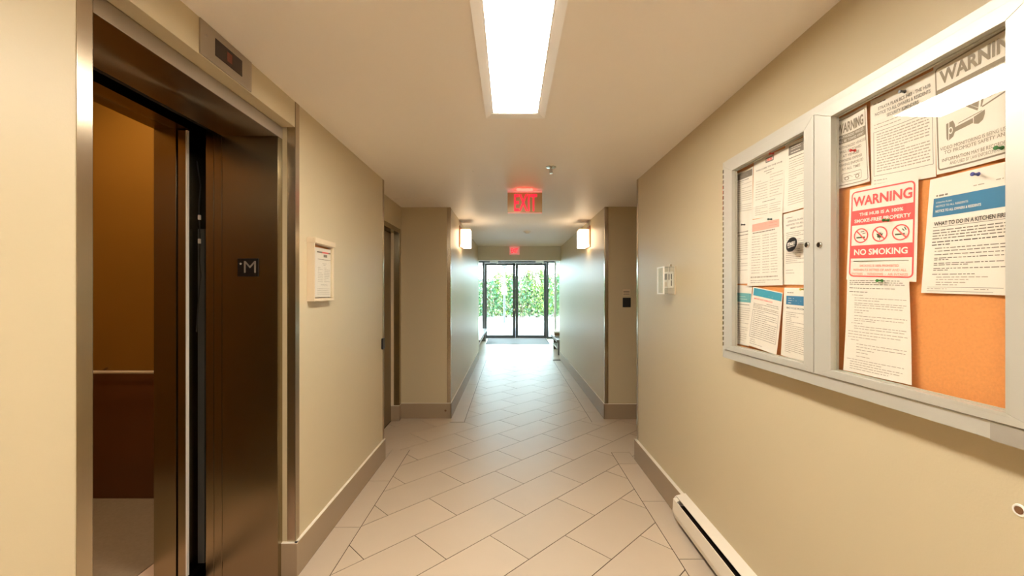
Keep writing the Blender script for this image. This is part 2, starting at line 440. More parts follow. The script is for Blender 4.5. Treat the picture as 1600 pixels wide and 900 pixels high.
def txt(body, bold=.0, _c={}):
    key = (body, bold)
    if key in _c: return _c[key]
    cu = bpy.data.curves.new('t', 'FONT'); cu.body = body; cu.offset = bold; cu.resolution_u = 3; cu.fill_mode = 'FRONT'
    o = bpy.data.objects.new('t', cu); COL.objects.link(o)
    dg = bpy.context.evaluated_depsgraph_get(); me = bpy.data.meshes.new_from_object(o.evaluated_get(dg))
    vs_ = [(v.co.x, v.co.y) for v in me.vertices]; fs = [tuple(p.vertices) for p in me.polygons]
    x0 = min(v[0] for v in vs_); x1 = max(v[0] for v in vs_); y0 = min(v[1] for v in vs_); y1 = max(v[1] for v in vs_)
    r = ([((a - x0) / (x1 - x0), (b - y0) / (y1 - y0)) for a, b in vs_], fs, (x1 - x0) / (y1 - y0))
    bpy.data.objects.remove(o); bpy.data.curves.remove(cu); bpy.data.meshes.remove(me)
    _c[key] = r
    return r
def put_text(mb, body, S, k, bold=.02):
    vs_, fs, _ = txt(body, bold); n = len(mb.v)
    mb.v += [tuple(S(a, b)) for a, b in vs_]
    for f in fs: mb.f.append(tuple(n + i for i in f)); mb.mi.append(mb.m(k))

mb = MB()
put_text(mb, 'M', lambda a, b: (-1.281 + a * .058, 2.0175, 1.492 + b * .056), 'ink', 0)
cxs, czs = -1.297, 1.535
pts = [(cxs + (.0075 if i % 2 == 0 else .003) * math.sin(i * math.pi / 5), czs + (.0075 if i % 2 == 0 else .003) * math.cos(i * math.pi / 5)) for i in range(10)]
mb.face([(p[0], 2.0175, p[1]) for p in pts], 'alu')
mb.build('raised_letter', pl, fixn=False)

E2 = thing('elevator_car', (-2.4, 1.85, 0), 'dim bronze panelled elevator car behind the open doors with handrail and grey floor mat', 'elevator car')
box(-3.15, -1.745, 2.83, 2.87, .87, 2.8, 'car_wall').build('upper_wall_panel', E2)
box(-3.15, -1.745, 2.83, 2.87, -.02, .862, 'car_low').build('lower_wall_panel', E2)
box(-3.15, -3.11, .9, 2.83, 0, 2.8, 'car_wall').build('rear_wall', E2)
box(-3.15, -1.745, .88, .92, 0, 2.8, 'car_wall').build('side_wall', E2)
box(-3.15, -1.57, .88, 2.87, -.06, -.005, 'steel_dk').build('car_floor', E2)
box(-1.83, -1.575, .93, 2.048, -.004, .004, 'sillpale').box(-1.83, -1.745, 2.048, 2.825, -.004, .004, 'sillpale').build('threshold', E2, bevel=.001)
box(-3.1, -1.832, .93, 2.825, -.004, .008, 'mat').build('floor_mat', E2)
box(-1.743, -1.575, .88, 2.87, 2.197, 2.8, 'steel_dk').build('header', E2)
box(-1.743, -1.634, 2.05, 2.83, 0, 2.197, 'steel_dk').build('return_panel', E2, bevel=.002)
box(-1.743, -1.634, .92, 1.08, 0, 2.197, 'steel_dk').build('return_panel', E2, bevel=.002)
cd = box(-1.624, -1.585, 2.05, 2.88, .01, 2.19, 'steel_dk').build('door_panel', E2, bevel=.002)
box(-1.584, -1.577, 2.047, 2.06, .01, 2.19, 'white').build('edge_strip', cd)
box(-3.15, -1.575, .88, 2.87, 2.80, 2.84, 'car_low').build('car_ceiling', E2)
for y in (1.4, 2.3):
    MB().lathe([(0, .09), (.006, .09)], 'z', (-2.4, y, 2.792), 'car_lamp', 20).build('ceiling_lamp', E2)
hr = MB().tube([(-3.0, 2.77, .869), (-1.78, 2.77, .869)], .011, 'railmetal', 12).build('handrail', E2, smooth=True)
for x in (-2.72, -2.0):
    MB().tube([(x, 2.77, .869), (x, 2.80, .875), (x, 2.83, .885)], .007, 'chrome', 8).build('rail_bracket', hr, smooth=True)

gr = tag(box(-1.565, -1.531, 2.10, 2.11, .04, 1.715, 'frame').build('cable_cover', bevel=.001), 'grey vertical cover strip in the dark gap between elevator doors', 'cover strip')
cb = thing('door_cable', (-1.545, 2.085, 1.7), 'thin black cable with two white clips in the elevator door gap', 'cable')
MB().tube([(-1.558, 2.085, 2.05), (-1.540, 2.085, 1.93), (-1.548, 2.085, 1.82), (-1.542, 2.085, 1.66), (-1.545, 2.085, 1.56), (-1.538, 2.085, 1.48), (-1.548, 2.085, 1.38), (-1.56, 2.085, 1.2)], .003, 'rubber', 6).build('cord', cb, smooth=True)
for z in (1.77, 1.652):
    box(-1.549, -1.539, 2.078, 2.089, z - .012, z + .012, 'white').build('clip', cb, bevel=.002)

# position indicator over the elevator
ind = tag(box(XL, XL + .006, 1.427, 1.711, 2.214, ZC - .002, 'steel').build('floor_indicator', bevel=.001), 'brushed steel indicator plate with dark display above the elevator', 'floor indicator')
box(XL + .004, XL + .0075, 1.498, 1.649, 2.245, 2.308, 'display').build('display_window', ind, bevel=.002)
MB().box(XL + .0075, XL + .0079, 1.560, 1.588, 2.26, 2.295, 'led_red').build('display_digit', ind)
MB().lathe([(0, .004), (.002, .003)], 'x', (XL + .006, 1.455, 2.29), 'chrome', 12).build('screw', ind)

# ------------------------------------------------------------------ papers and print
def PX(x, y, X):
    Y = F * X / (x - CX)
    return Vector((X, Y, H - (y - CY) * Y / F))
class Paper:
    """a thin sheet on a wall plane; print follows its curl"""
    def __init__(s, corners, X, label, cat='notice', curl=.004, wave=.0, name='paper_notice', group=None, tuck=0, flip=1, curlv=0, ofs=0, ph=0):
        s.c = [PX(*p, X) for p in corners]; s.X = X; s.curl = curl; s.wave = wave; s.flip = flip; s.curlv = curlv; s.ofs = ofs; s.ph = ph
        s.mb = MB(); s.k = 0
        nu, nv = 10, 12
        def add(off, sgn):
            n = len(s.mb.v)
            for j in range(nv + 1):
                for i in range(nu + 1): s.mb.v.append(tuple(s.S(i / nu, j / nv, off)))
            for j in range(nv):
                for i in range(nu):
                    q = (n + j * (nu + 1) + i, n + j * (nu + 1) + i + 1, n + (j + 1) * (nu + 1) + i + 1, n + (j + 1) * (nu + 1) + i)
                    s.mb.f.append(q if sgn > 0 else q[::-1]); s.mb.mi.append(s.mb.m('paper'))
        add(0, 1); add(-.0003, -1)
        s.o = s.mb.build(name, smooth=True, fixn=False)
        tag(s.o, label, cat, group)
        s.p = MB(); s.k = 0
    def S(s, u, v, off=0):
        TL, TR, BR, BL = s.c
        p = (TL * (1 - u) + TR * u) * v + (BL * (1 - u) + BR * u) * (1 - v)
        b = s.ofs + s.curl * (abs(2 * u - 1) ** 2) * (1 - .5 * v) + s.curlv * (1 - v) ** 2 + s.wave * (math.sin(u * 7 + s.ph + v * 2) + 1) * .5
        return Vector((p.x - s.flip * (b + off + .0004), p.y, p.z))
    def rect(s, u0, v0, u1, v1, k, lift=0):
        nu = max(1, int(abs(u1 - u0) * 10)); nv = max(1, int(abs(v1 - v0) * 10)); o = .0004 + lift
        for i in range(nu):
            for j in range(nv):
                a, b = u0 + (u1 - u0) * i / nu, u0 + (u1 - u0) * (i + 1) / nu
                c, d = v0 + (v1 - v0) * j / nv, v0 + (v1 - v0) * (j + 1) / nv
                s.p.face([s.S(a, c, o), s.S(b, c, o), s.S(b, d, o), s.S(a, d, o)], k)
    def poly(s, pts, k, lift=0):
        s.p.face([s.S(a, b, .0004 + lift) for a, b in pts], k)
    def line(s, a, b, th, k, lift=0, asp=1):
        dx, dy = b[0] - a[0], b[1] - a[1]; L = math.hypot(dx, dy * asp) or 1
        nx, ny = -dy * asp / L * th / 2, dx / L * th / 2 / asp
        s.poly([(a[0] + nx, a[1] + ny), (b[0] + nx, b[1] + ny), (b[0] - nx, b[1] - ny), (a[0] - nx, a[1] - ny)], k, lift)
    def words(s, u0, v, u1, k='ink_lt', h=.009):
        u = u0
        while u < u1 - .015:
            w_ = min(random.uniform(.02, .09), u1 - u); s.rect(u, v - h / 2, u + w_, v + h / 2, k); u += w_ + .013
    def lines(s, u0, u1, vt, vb, n, k='ink_lt', h=.009, ragged=.25):
        for i in range(n):
            v = vt + (vb - vt) * i / max(1, n - 1)
            e = u1 if random.random() > ragged else u0 + (u1 - u0) * random.uniform(.25, .8)
            s.words(u0, v, e, k, h)
    def text(s, body, u0, v0, u1, v1, k='ink', bold=.02, lift=.0004):
        put_text(s.p, body, lambda a, b: s.S(u0 + (u1 - u0) * a, v0 + (v1 - v0) * b, .0006 + lift), k, bold)
    def ring(s, u0, v0, u1, v1, t, k, r=.05, asp=1.3, lift=0):
        """rounded outline; t in u units, asp = height/width of the sheet"""
        def path(i):
            pts = []; a0, a1, b0, b1 = u0 + i, u1 - i, v0 + i / asp, v1 - i / asp; rr = max(.002, r - i)
            for cx_, cy_, st in ((a1 - rr, b1 - rr / asp, 0), (a0 + rr, b1 - rr / asp, 90), (a0 + rr, b0 + rr / asp, 180), (a1 - rr, b0 + rr / asp, 270)):
                for q in range(5):
                    an = R(st + q * 22.5); pts.append((cx_ + rr * math.cos(an), cy_ + rr / asp * math.sin(an)))
            out = []
            for i_ in range(len(pts)):
                p, q = pts[i_], pts[(i_ + 1) % len(pts)]; n = max(1, int(math.hypot(p[0] - q[0], p[1] - q[1]) * 12))
                out += [(p[0] + (q[0] - p[0]) * w_ / 12., p[1] + (q[1] - p[1]) * w_ / 12.) for w_ in range(0, 12, 2)]
            return out
        A, B = path(0), path(t)
        for i in range(len(A)):
            j = (i + 1) % len(A)
            s.poly([A[i], A[j], B[j], B[i]], k, lift)
    def disc(s, cu, cv, ru, rv, k, lift=0, seg=20):
        s.poly([(cu + ru * math.cos(2 * math.pi * i / seg), cv + rv * math.sin(2 * math.pi * i / seg)) for i in range(seg)], k, lift)
    def annulus(s, cu, cv, ru, rv, t, k, lift=0, seg=24):
        f = 1 - t / ru
        for i in range(seg):
            a, b = 2 * math.pi * i / seg, 2 * math.pi * (i + 1) / seg
            s.poly([(cu + ru * math.cos(a), cv + rv * math.sin(a)), (cu + ru * math.cos(b), cv + rv * math.sin(b)),
                    (cu + ru * f * math.cos(b), cv + rv * f * math.sin(b)), (cu + ru * f * math.cos(a), cv + rv * f * math.sin(a))], k, lift)
    def done(s):
        if s.p.f: s.p.build('printing', s.o, fixn=False)
        return s.o

# ------------------------------------------------------------------ notice board
XF = .998                       # front plane of the board doors
BY0, BY1, BZ0, BZ1 = .75, 1.972, 1.094, 2.006
NB = thing('notice_board', (XR, 1.36, BZ0), 'large two door aluminium notice board with cork backing and glass on the right wall', 'notice board')
def frame_x(mb, x0, x1, oy0, oy1, oz0, oz1, iy0, iy1, iz0, iz1, k):
    """rectangular ring in the y-z plane with mitred corners, thick in x"""
    O = [(oy0, oz0), (oy1, oz0), (oy1, oz1), (oy0, oz1)]; I = [(iy0, iz0), (iy1, iz0), (iy1, iz1), (iy0, iz1)]
    for i in range(4):
        j = (i + 1) % 4
        e = .0004
        mb.prism([O[i], O[j], I[j], I[i]], 'x', x0, x1, k)
mb = MB(); frame_x(mb, XF + .002, XR, BY0, BY1, BZ0, BZ1, .772, 1.952, 1.132, 1.982, 'alu'); mb.build('case_frame', NB, bevel=.0012)
box(1.036, 1.046, .765, 1.96, 1.12, 1.99, 'cork').build('cork_panel', NB)
for (a, b, iy0, iy1) in ((1.3745, 1.950, 1.420, 1.880), (.774, 1.3705, .842, 1.300)):
    mb = MB(); frame_x(mb, XF - .004, XF + .014, a, b, 1.134, 1.980, iy0, iy1, 1.157, 1.944, 'alu')
    d = mb.build('door', NB, bevel=.0012)
    mb = MB(); frame_x(mb, XF + .014, XF + .020, iy0 - .012, iy1 + .012, 1.145, 1.956, iy0 + .003, iy1 - .003, 1.160, 1.941, 'alu'); mb.build('glazing_bead', d)
    gp = MB().box(XF + .0075, XF + .0105, iy0 - .008, iy1 + .008, 1.150, 1.950, 'bglass')
    if a < 1.2:        # this pane sits a little askew in its door
        gp.v = [(x - .0005 + .0227 * (y - 1.07) + .0205 * (z - 1.55), y, z) for x, y, z in gp.v]
    gp.build('glass_pane', d)
    ly = 1.3995 if a > 1.2 else 1.3435
    lz = H + (CY - 382.5) * ly / F
    lk = MB().lathe([(0, .0095), (-.004, .0095), (-.006, .008)], 'x', (XF - .004, ly, lz), 'chrome', 20).build('lock', d, smooth=True)
    box(XF - .0108, XF - .0098, ly - .0012, ly + .0012, lz - .004, lz + .004, 'black').build('keyhole', lk)
hg = MB()
for i in range(34):
    z = 1.15 + i * .0243; hg.box(XF - .006, XF + .004, 1.9515, 1.9575, z, z + .016, 'chrome')
hg.build('piano_hinge', NB, bevel=.0006)
MB().lathe([(0, .004), (-.003, .003)], 'x', (XF - .002, 1.962, 1.30), 'white', 12).build('hinge_pin', NB)
tp = MB(); tp.box(XF + .0005, XF + .0018, .770, .872, BZ0 - .001, 1.130, 'tape'); tp.box(XF + .0005, XF + .03, .770, .872, BZ0 - .0018, BZ0 - .0006, 'tape')
tp.build('tape_strip', NB)

X0 = 1.0345
def lay(n): return X0 - .0011 * n
# left door papers
p = Paper([(1148, 273), (1178, 260), (1178, 356), (1146, 356)], lay(0), 'white notice with grey top band at the upper left corner of the left glass', wave=.002)
p.rect(.06, .86, .97, .97, 'greyband'); p.words(.12, .91, .7, 'paper', .01); p.lines(.08, .95, .80, .30, 15); p.words(.1, .83, .8, 'ink', .012); p.done()
p = Paper([(1148, 350), (1180, 343), (1178, 443), (1146.5, 443.5)], lay(1), 'white text notice at the left edge of the left glass, middle row', wave=.002, ph=1)
p.words(.1, .84, .9, 'ink', .014); p.words(.2, .79, .95, 'ink', .014); p.lines(.1, .95, .72, .22, 15); p.done()
p = Paper([(1179, 252), (1229, 231), (1225, 334), (1178.5, 342.5)], lay(2), 'white notice with small boxed logo, top row middle of the left glass', wave=.003, ph=2)
p.ring(.40, .885, .66, .965, .025, 'greyband', .01); p.text('HUB', .45, .905, .61, .945, 'red', .03)
p.text('WELCOME TO THE HUB', .08, .80, .92, .825, 'ink', .02); p.words(.35, .755, .68, 'ink', .011); p.words(.43, .715, .6, 'ink', .011)
p.lines(.08, .48, .62, .32, 8); p.lines(.55, .95, .67, .32, 9); p.words(.3, .26, .75, 'ink', .01); p.lines(.08, .48, .2, .06, 5); p.lines(.55, .93, .2, .06, 5); p.done()
p = Paper([(1228, 227), (1264, 211), (1263, 323), (1224.5, 333)], lay(1.5), 'white notice with dark grey striped header, top row beside the door stile', wave=.002, ph=3)
p.rect(.17, .82, 1.0, .955, 'greyband'); p.words(.22, .925, .95, 'paper', .008); p.words(.22, .895, .9, 'paper', .008); p.words(.22, .85, .9, 'paper', .012)
p.words(.2, .775, .97, 'ink', .013); p.lines(.2, .96, .73, .1, 20); p.done()
p = Paper([(1225, 335), (1263, 324.5), (1262, 445), (1223.5, 444.5)], lay(.6), 'white strata notice behind the round black sticker', wave=.002, ph=4)
p.words(.15, .93, .4, 'ink', .01); p.text('STRATA PLAN', .22, .865, .82, .89, 'ink', .01); p.text('NOTICE TO ALL', .15, .815, .85, .84, 'ink', .01); p.text('SMART CARD', .32, .768, .8, .79, 'ink', .01)
p.lines(.15, .92, .72, .3, 17, 'ink_lt', .01); p.words(.15, .2, .45); p.words(.15, .16, .5); p.done()
p = Paper([(1171, 345), (1224, 333), (1226, 445.5), (1170, 447)], lay(3.4), 'white form with salmon pink band in the centre of the left glass', wave=.003, ph=.6)
p.rect(.12, .82, .92, .93, 'salmon'); p.words(.16, .9, .85, 'red', .004); p.words(.16, .86, .85, 'red', .004); p.words(.14, .795, .8, 'ink', .014)
for i in range(15):
    v = .74 - i * .039
    p.words(.12, v, .36); p.words(.42, v, .62); p.words(.66, v, .86)
p.words(.1, .13, .86, 'ink_lt', .02); p.words(.1, .08, .9); p.words(.1, .05, .5); p.done()
p = Paper([(1144.5, 445), (1176, 446.5), (1172, 541), (1146.8, 536)], lay(0), 'white notice with pale teal band at the lower left corner of the left glass', wave=.002, ph=2)
p.rect(.08, .72, .98, .87, 'teal2'); p.words(.14, .81, .7, 'paper', .006); p.words(.14, .77, .8, 'paper', .006); p.words(.1, .68, .9, 'ink', .012); p.lines(.12, .95, .62, .08, 16); p.done()
p = Paper([(1227, 449.5), (1263, 450), (1262, 569), (1222, 554.5)], lay(1), 'white notice with blue band at the lower right of the left glass', wave=.002, ph=5)
p.words(.15, .93, .4, 'ink', .012); p.rect(.12, .76, .92, .885, 'blue'); p.words(.2, .85, .5, 'paper', .007); p.words(.2, .82, .75, 'paper', .007); p.words(.2, .785, .8, 'paper', .01)
p.text('BICYCLE ROOM', .16, .70, .9, .725, 'ink_bk', .01); p.lines(.14, .95, .65, .08, 22); p.done()
p = Paper([(1178, 448), (1224.5, 457.5), (1218, 555.5), (1169, 538)], lay(3.6), 'curling white notice with teal band, lowest in the middle of the left glass', curl=.006, curlv=.006, ph=0)
p.rect(.04, .86, .98, .985, 'teal'); p.words(.1, .955, .5, 'paper', .006); p.words(.1, .925, .6, 'paper', .006); p.words(.1, .89, .7, 'paper', .009)
p.text('IMPORTANT REMINDER', .08, .80, .7, .825, 'red', .01); p.words(.5, .76, .9, 'ink'); p.lines(.08, .92, .73, .66, 4, 'ink_br')
p.ring(.08, .16, .93, .63, .008, 'ink', .01); p.lines(.12, .9, .60, .2, 13, 'ink', .008); p.lines(.12, .5, .12, .05, 3); p.done()

# right door papers
p = Paper([(1362, 158), (1462, 109), (1467, 275.8), (1365, 293)], lay(0), 'wide white strata notice with boxed text, second on the top row of the right glass', wave=.0025, ph=1)
p.words(.05, .94, .25, 'ink', .012)
p.text('STRATA PLAN BCS 3483 - THE HUB', .13, .855, .95, .89, 'ink', .015); p.text('NOTICE TO ALL OWNERS & RESIDENTS', .08, .80, .95, .835, 'ink', .015); p.text('SECURITY REMINDERS', .27, .745, .78, .78, 'ink', .015)
p.lines(.06, .5, .70, .66, 2); p.ring(.05, .12, .97, .62, .006, 'ink', .005); p.lines(.1, .93, .585, .17, 15, 'ink_lt', .011); p.lines(.05, .4, .07, .03, 2); p.done()
p = Paper([(1306, 188.5), (1357, 163.5), (1364, 283), (1303, 297.5)], lay(3), 'small grey towing warning poster at the top left of the right glass', curl=.006, wave=.003, ph=0)
p.ring(.04, .03, .96, .97, .02, 'ink_br', .05, 2.0)
p.text('WARNING', .10, .765, .90, .905, 'ink_br', .03); p.rect(.05, .62, .95, .74, 'ink_br')
p.text('UNAUTHORIZED VEHICLES', .1, .69, .9, .725, 'paper', .01, .0008); p.text('WILL BE TOWED AWAY', .12, .635, .9, .67, 'paper', .01, .0008)
for i, t in enumerate(['UNAUTHORIZED VEHICLES', 'WILL BE TOWED', 'AT VEHICLE', 'OWNERS EXPENSE', 'TOWING ENFORCED', 'AT ALL TIMES']):
    w_ = [.9, .6, .45, .62, .68, .48][i]; v = .565 - i * .062; p.text(t, .5 - w_ / 2, v - .018, .5 + w_ / 2, v + .018, 'ink_br', .01)
p.ring(.26, .075, .76, .195, .012, 'ink_br', .04, 2.0)
for cu_ in (.38, .64): p.annulus(cu_, .12, .055, .026, .02, 'ink_br')
p.line((.3, .135), (.45, .15), .014, 'ink_br', 0, 2); p.line((.55, .145), (.72, .15), .014, 'ink_br', 0, 2); p.line((.45, .15), (.52, .13), .01, 'ink_br', 0, 2); p.done()
p = Paper([(1460, 105), (1590, 28), (1588, 243), (1468, 273)], lay(2.4), 'large grey camera surveillance warning poster at the top right of the right glass', wave=.002, ph=2)
p.ring(.02, .03, 1.02, .97, .018, 'ink_br', .04, 1.3)
p.text('WARNING', .08, .80, 1.10, .925, 'ink_br', .035); p.rect(.03, .63, .995, .765, 'ink_br'); p.text('THE HUB IS SUBJECT TO', .15, .665, .995, .725, 'paper', .02, .0008)
# camera drawing: wall plate, arm, mount and housing
K = 'ink_br'
p.poly([(.145, .30), (.165, .275), (.235, .30), (.26, .34), (.26, .40), (.235, .44), (.145, .43)], K)
p.poly([(.26, .335), (.50, .355), (.50, .395), (.26, .375)], K); p.line((.30, .398), (.62, .425), .008, K, 0, 1.3)
p.poly([(.51, .345), (.57, .33), (.63, .35), (.655, .39), (.655, .425), (.51, .40)], K)
p.poly([(.36, .60), (.63, .655), (.575, .46), (.42, .535)], K, .0002); p.poly([(.35, .61), (.37, .535), (.56, .44), (.575, .455), (.40, .545), (.375, .60)], K)
p.line((.63, .655), (.585, .455), .02, 'paper', .0005, 1.3)
p.poly([(.64, .655), (.98, .69), (.98, .67), (.69, .635), (.62, .46), (.60, .46)], K); p.line((.62, .455), (.98, .51), .016, K, 0, 1.3)
p.poly([(.735, .60), (.94, .635), (.95, .53), (.70, .505)], K); p.annulus(.83, .57, .055, .045, .012, 'paper', .0006); p.disc(.81, .575, .02, .017, 'paper', .0006)
p.annulus(.205, .36, .028, .03, .01, 'paper', .0005); p.line((.185, .44), (.175, .275), .01, 'paper', .0005, 1.3)
p.text('VIDEO MONITORING IS BEING USED', .06, .205, .98, .235, 'ink_br', .0); p.text('TO PROMOTE SAFETY AND', .11, .165, .95, .195, 'ink_br', .0)
p.text('INFORMATION MAY BE RECORDED', .08, .10, .95, .13, 'ink_br', .0); p.text('AND USED BY LAW ENFORCEMENT', .18, .06, .85, .088, 'ink_br', .0); p.done()
p = Paper([(1329, 296.5), (1436.5, 274), (1434, 440.5), (1325, 437)], lay(4.4), 'red and white no smoking warning poster in the middle of the right glass', curl=.003, wave=.002, ph=3)
p.ring(.035, .035, .965, .965, .022, 'red', .07, 1.5)
p.text('WARNING', .07, .80, .93, .905, 'red', .03); p.rect(.045, .595, .955, .755, 'red')
p.text('THE HUB IS A 100%', .18, .69, .82, .725, 'paper', .03, .0008); p.text('SMOKE-FREE PROPERTY', .10, .62, .92, .66, 'paper', .03, .0008)
for i, cu_ in enumerate((.21, .50, .79)):
    p.annulus(cu_, .48, .115, .08, .018, 'red', .0004)
    if i == 0:
        p.rect(cu_ - .075, .452, cu_ + .06, .468, 'leafink'); p.line((cu_ + .02, .50), (cu_ + .07, .505), .008, 'ink'); p.line((cu_ - .01, .52), (cu_ + .05, .525), .008, 'ink')
    elif i == 1:
        for a in (-70, -42, -18, 18, 42, 70, 0):
            L_ = .062 if abs(a) < 50 else .04
            dx, dy = math.sin(R(a)) * L_ * 1.2, math.cos(R(a)) * L_
            p.poly([(cu_, .445), (cu_ + dx * .5 - dy * .18, .445 + dy * .5 + dx * .18), (cu_ + dx, .445 + dy), (cu_ + dx * .5 + dy * .18, .445 + dy * .5 - dx * .18)], 'leafink')
        p.line((cu_, .445), (cu_, .42), .008, 'leafink')
    else:
        p.rect(cu_ - .075, .455, cu_ + .05, .470, 'leafink'); p.line((cu_ + .015, .515), (cu_ + .045, .495), .012, 'leafink'); p.line((cu_ + .045, .53), (cu_ + .07, .5), .012, 'leafink')
    p.line((cu_ - .075, .535), (cu_ + .075, .425), .015, 'red', .0006, 1)
p.rect(.045, .235, .955, .375, 'red'); p.text('NO SMOKING', .11, .27, .89, .335, 'paper', .025, .0008)
p.line((.10, .205), (.90, .205), .006, 'leafink')
p.text('SMOKING IS 100% PROHIBITED', .20, .142, .78, .168, 'salmon', .03); p.text('WITHIN 7.5 METRES OF ANY AND ALL', .10, .098, .88, .124, 'salmon', .03); p.text('ENTRIES  -  WINDOWS  -  AIR INTAKES', .08, .055, .90, .081, 'salmon', .03); p.done()
p = Paper([(1326, 436), (1424, 437), (1429, 602), (1321.5, 578)], lay(6), 'long wavy white text notice below the red poster', curl=.004, wave=.005, curlv=.003, ph=4)
for v, a, b in ((.985, .05, .85), (.965, .05, .9), (.945, .05, .93), (.905, .05, .78), (.865, .05, .4)): p.words(a, v, b, 'ink', .007)
for v, a, b in [(.83, .1, .3), (.80, .15, .95), (.775, .15, .55), (.745, .15, .95), (.725, .15, .9), (.70, .15, .9), (.67, .15, .4), (.645, .15, .3), (.61, .15, .95), (.58, .15, .9),
                (.56, .15, .5), (.53, .1, .3), (.50, .15, .95), (.475, .15, .92), (.44, .05, .95), (.41, .05, .85), (.38, .05, .55), (.35, .1, .25), (.31, .2, .95), (.28, .2, .92), (.25, .2, .5), (.22, .2, .4),
                (.18, .2, .45), (.14, .05, .9), (.115, .1, .6), (.09, .1, .9), (.065, .1, .85), (.04, .1, .7)]: p.words(a, v, b, 'ink_lt', .007)
p.done()
p = Paper([(1455, 281), (1590, 248.5), (1588, 462), (1442, 457.5)], lay(3), 'white kitchen fire notice with broad blue band at the right edge of the right glass', curl=.003, wave=.001, ph=1)
p.words(.10, .845, .25, 'ink', .014); p.words(.55, .87, .7, 'ink_lt', .008); p.words(.8, .88, .88, 'ink_lt', .008)
p.rect(.07, .665, .985, .825, 'blue'); p.text('STRATA PLAN', .11, .778, .30, .792, 'paper', .0, .0008); p.text('NOTICE TO ALL RESIDENTS', .11, .745, .5, .762, 'paper', .0, .0008); p.text('NOTICE TO ALL OWNERS & RESIDENTS', .11, .70, .65, .722, 'paper', .02, .0008)
p.text('WHAT TO DO IN A KITCHEN FIRE', .10, .585, .92, .62, 'ink_bk', .02); p.rect(.09, .572, .97, .576, 'ink')
p.lines(.09, .97, .545, .475, 4, 'ink', .008, .1); p.lines(.09, .97, .445, .42, 2, 'ink_bk', .008, .5)
for v, a, b in ((.39, .13, .97), (.365, .13, .95), (.335, .13, .93), (.305, .13, .9), (.29, .13, .3), (.26, .13, .9), (.245, .13, .55), (.215, .13, .95), (.2, .13, .3), (.165, .12, .6)): p.words(a, v, b, 'ink', .007)
for v in (.14, .12, .095, .075): p.words(.17, v, .4 + random.random() * .4, 'ink_lt', .007)
p.rect(.07, .052, .9, .055, 'ink'); p.words(.07, .04, .3, 'ink_lt', .006); p.words(.6, .04, .75, 'ink_lt', .006); p.rect(.07, .018, .8, .021, 'ink'); p.done()

# push pins
def pin(x, y, k, label, n=5, dz=.0):
    c = PX(x, y, lay(n) - .003)
    t = thing('push_pin', c, label, 'push pin', 'push pins on the notice board')
    mb = MB(); mb.lathe([(0, .0028), (-.002, .0045), (-.0035, .0030), (-.011, .0026), (-.0135, .0042), (-.0155, .0045), (-.0165, .0035)], 'x', c, k, 12); mb.build('head', t, smooth=True)
    MB().lathe([(0, .0006), (.006, .0003)], 'x', c, 'chrome', 6).build('needle', t)
pin(1164, 351, 'pin_dark', 'black push pin at the left edge of the left glass', 3)
pin(1206, 342.5, 'pin_teal', 'dark teal push pin above the salmon banded form', 5)
pin(1209, 240, 'pin_red', 'red push pin over the boxed logo notice', 4)
pin(1415, 143, 'pin_dark', 'dark push pin at the top of the wide strata notice', 2)
pin(1337, 235, 'pin_red', 'red push pin in the middle of the small towing poster', 6)
pin(1567, 231, 'pin_green', 'green push pin under the drawn surveillance camera', 4)
pin(1530, 272, 'pin_blue', 'blue push pin at the top of the kitchen fire notice', 5)
pin(1389, 344, 'pin_green', 'green push pin above the leaf symbol of the red poster', 6)
pin(1379, 438.5, 'pin_green', 'green push pin joining the red poster and the wavy notice', 8)
pin(1308, 566, 'pin_yellow', 'yellow green push pin in bare cork at the lower corner of the right glass', 1)
pin(1257, 452, 'pin_yellow', 'yellow green push pin above the blue band in the left glass', 3)

# round black sticker on the left glass
c = PX(1237, 382, XF - .0005 + .009)
st = MB(); seg = 28
pts = [(c.y + .0275 * math.cos(2 * math.pi * i / seg) + .006 * -math.sin(2 * math.pi * i / seg), c.z + .0255 * math.sin(2 * math.pi * i / seg)) for i in range(seg)]
st.prism(pts, 'x', c.x - .0016, c.x - .0001, 'black'); sto = tag(st.build('round_sticker', fixn=True), 'round black sticker with white lettering on the left glass', 'sticker')
mb = MB()
put_text(mb, 'STAGE !', lambda a, b: (c.x - .0019, c.y + .020 - a * .040, c.z - .005 + b * .012 + a * .004), 'paper', .04)
put_text(mb, 'SECURITY SYSTEMS', lambda a, b: (c.x - .0019, c.y + .018 - a * .036, c.z - .012 + b * .0045 + a * .004), 'paper', .03)
mb.build('lettering', sto, fixn=False)

# ------------------------------------------------------------------ framed notice box on the left wall
nbx = thing('framed_notice_case', (XL, 2.306, 1.35), 'shallow beige wall case holding a printed notice beside the elevator', 'notice case')
z0, z1, y0, y1, xf = 1.350, 1.682, 2.185, 2.430, -1.019
mb = MB(); frame_x(mb, XL, xf, y0, y1, z0, z1, y0 + .006, y1 - .016, z0 + .016, z1 - .03, 'beige'); mb.build('case_frame', nbx, bevel=.002)
box(XL, XL + .010, y0 + .004, y1 - .004, z0 + .01, z1 - .01, 'beige').build('back_plate', nbx)
box(XL, xf + .006, y0 - .002, y1 + .006, z1 - .026, z1 + .003, 'beige').build('top_flap', nbx, bevel=.003)
box(XL + .010, XL + .012, y0 + .006, y1 - .016, z1 - .075, z1 - .025, 'cork').build('cork_strip', nbx)
MB().box(xf - .006, xf - .004, y0 + .004, y1 - .014, z0 + .014, z1 - .03, 'bglass').build('glass_pane', nbx)
q = Paper([(0, 0)] * 4 if False else [(491.8, 386), (519, 391), (517.5, 464), (491.8, 464)], -1.036, 'printed notice with red and grey header bar inside the beige wall case', curl=0, wave=.0015, name='printed_notice', flip=-1)
q.rect(.10, .90, .40, .93, 'greyband'); q.rect(.40, .90, .75, .93, 'red'); q.rect(.75, .90, .98, .93, 'greyband')
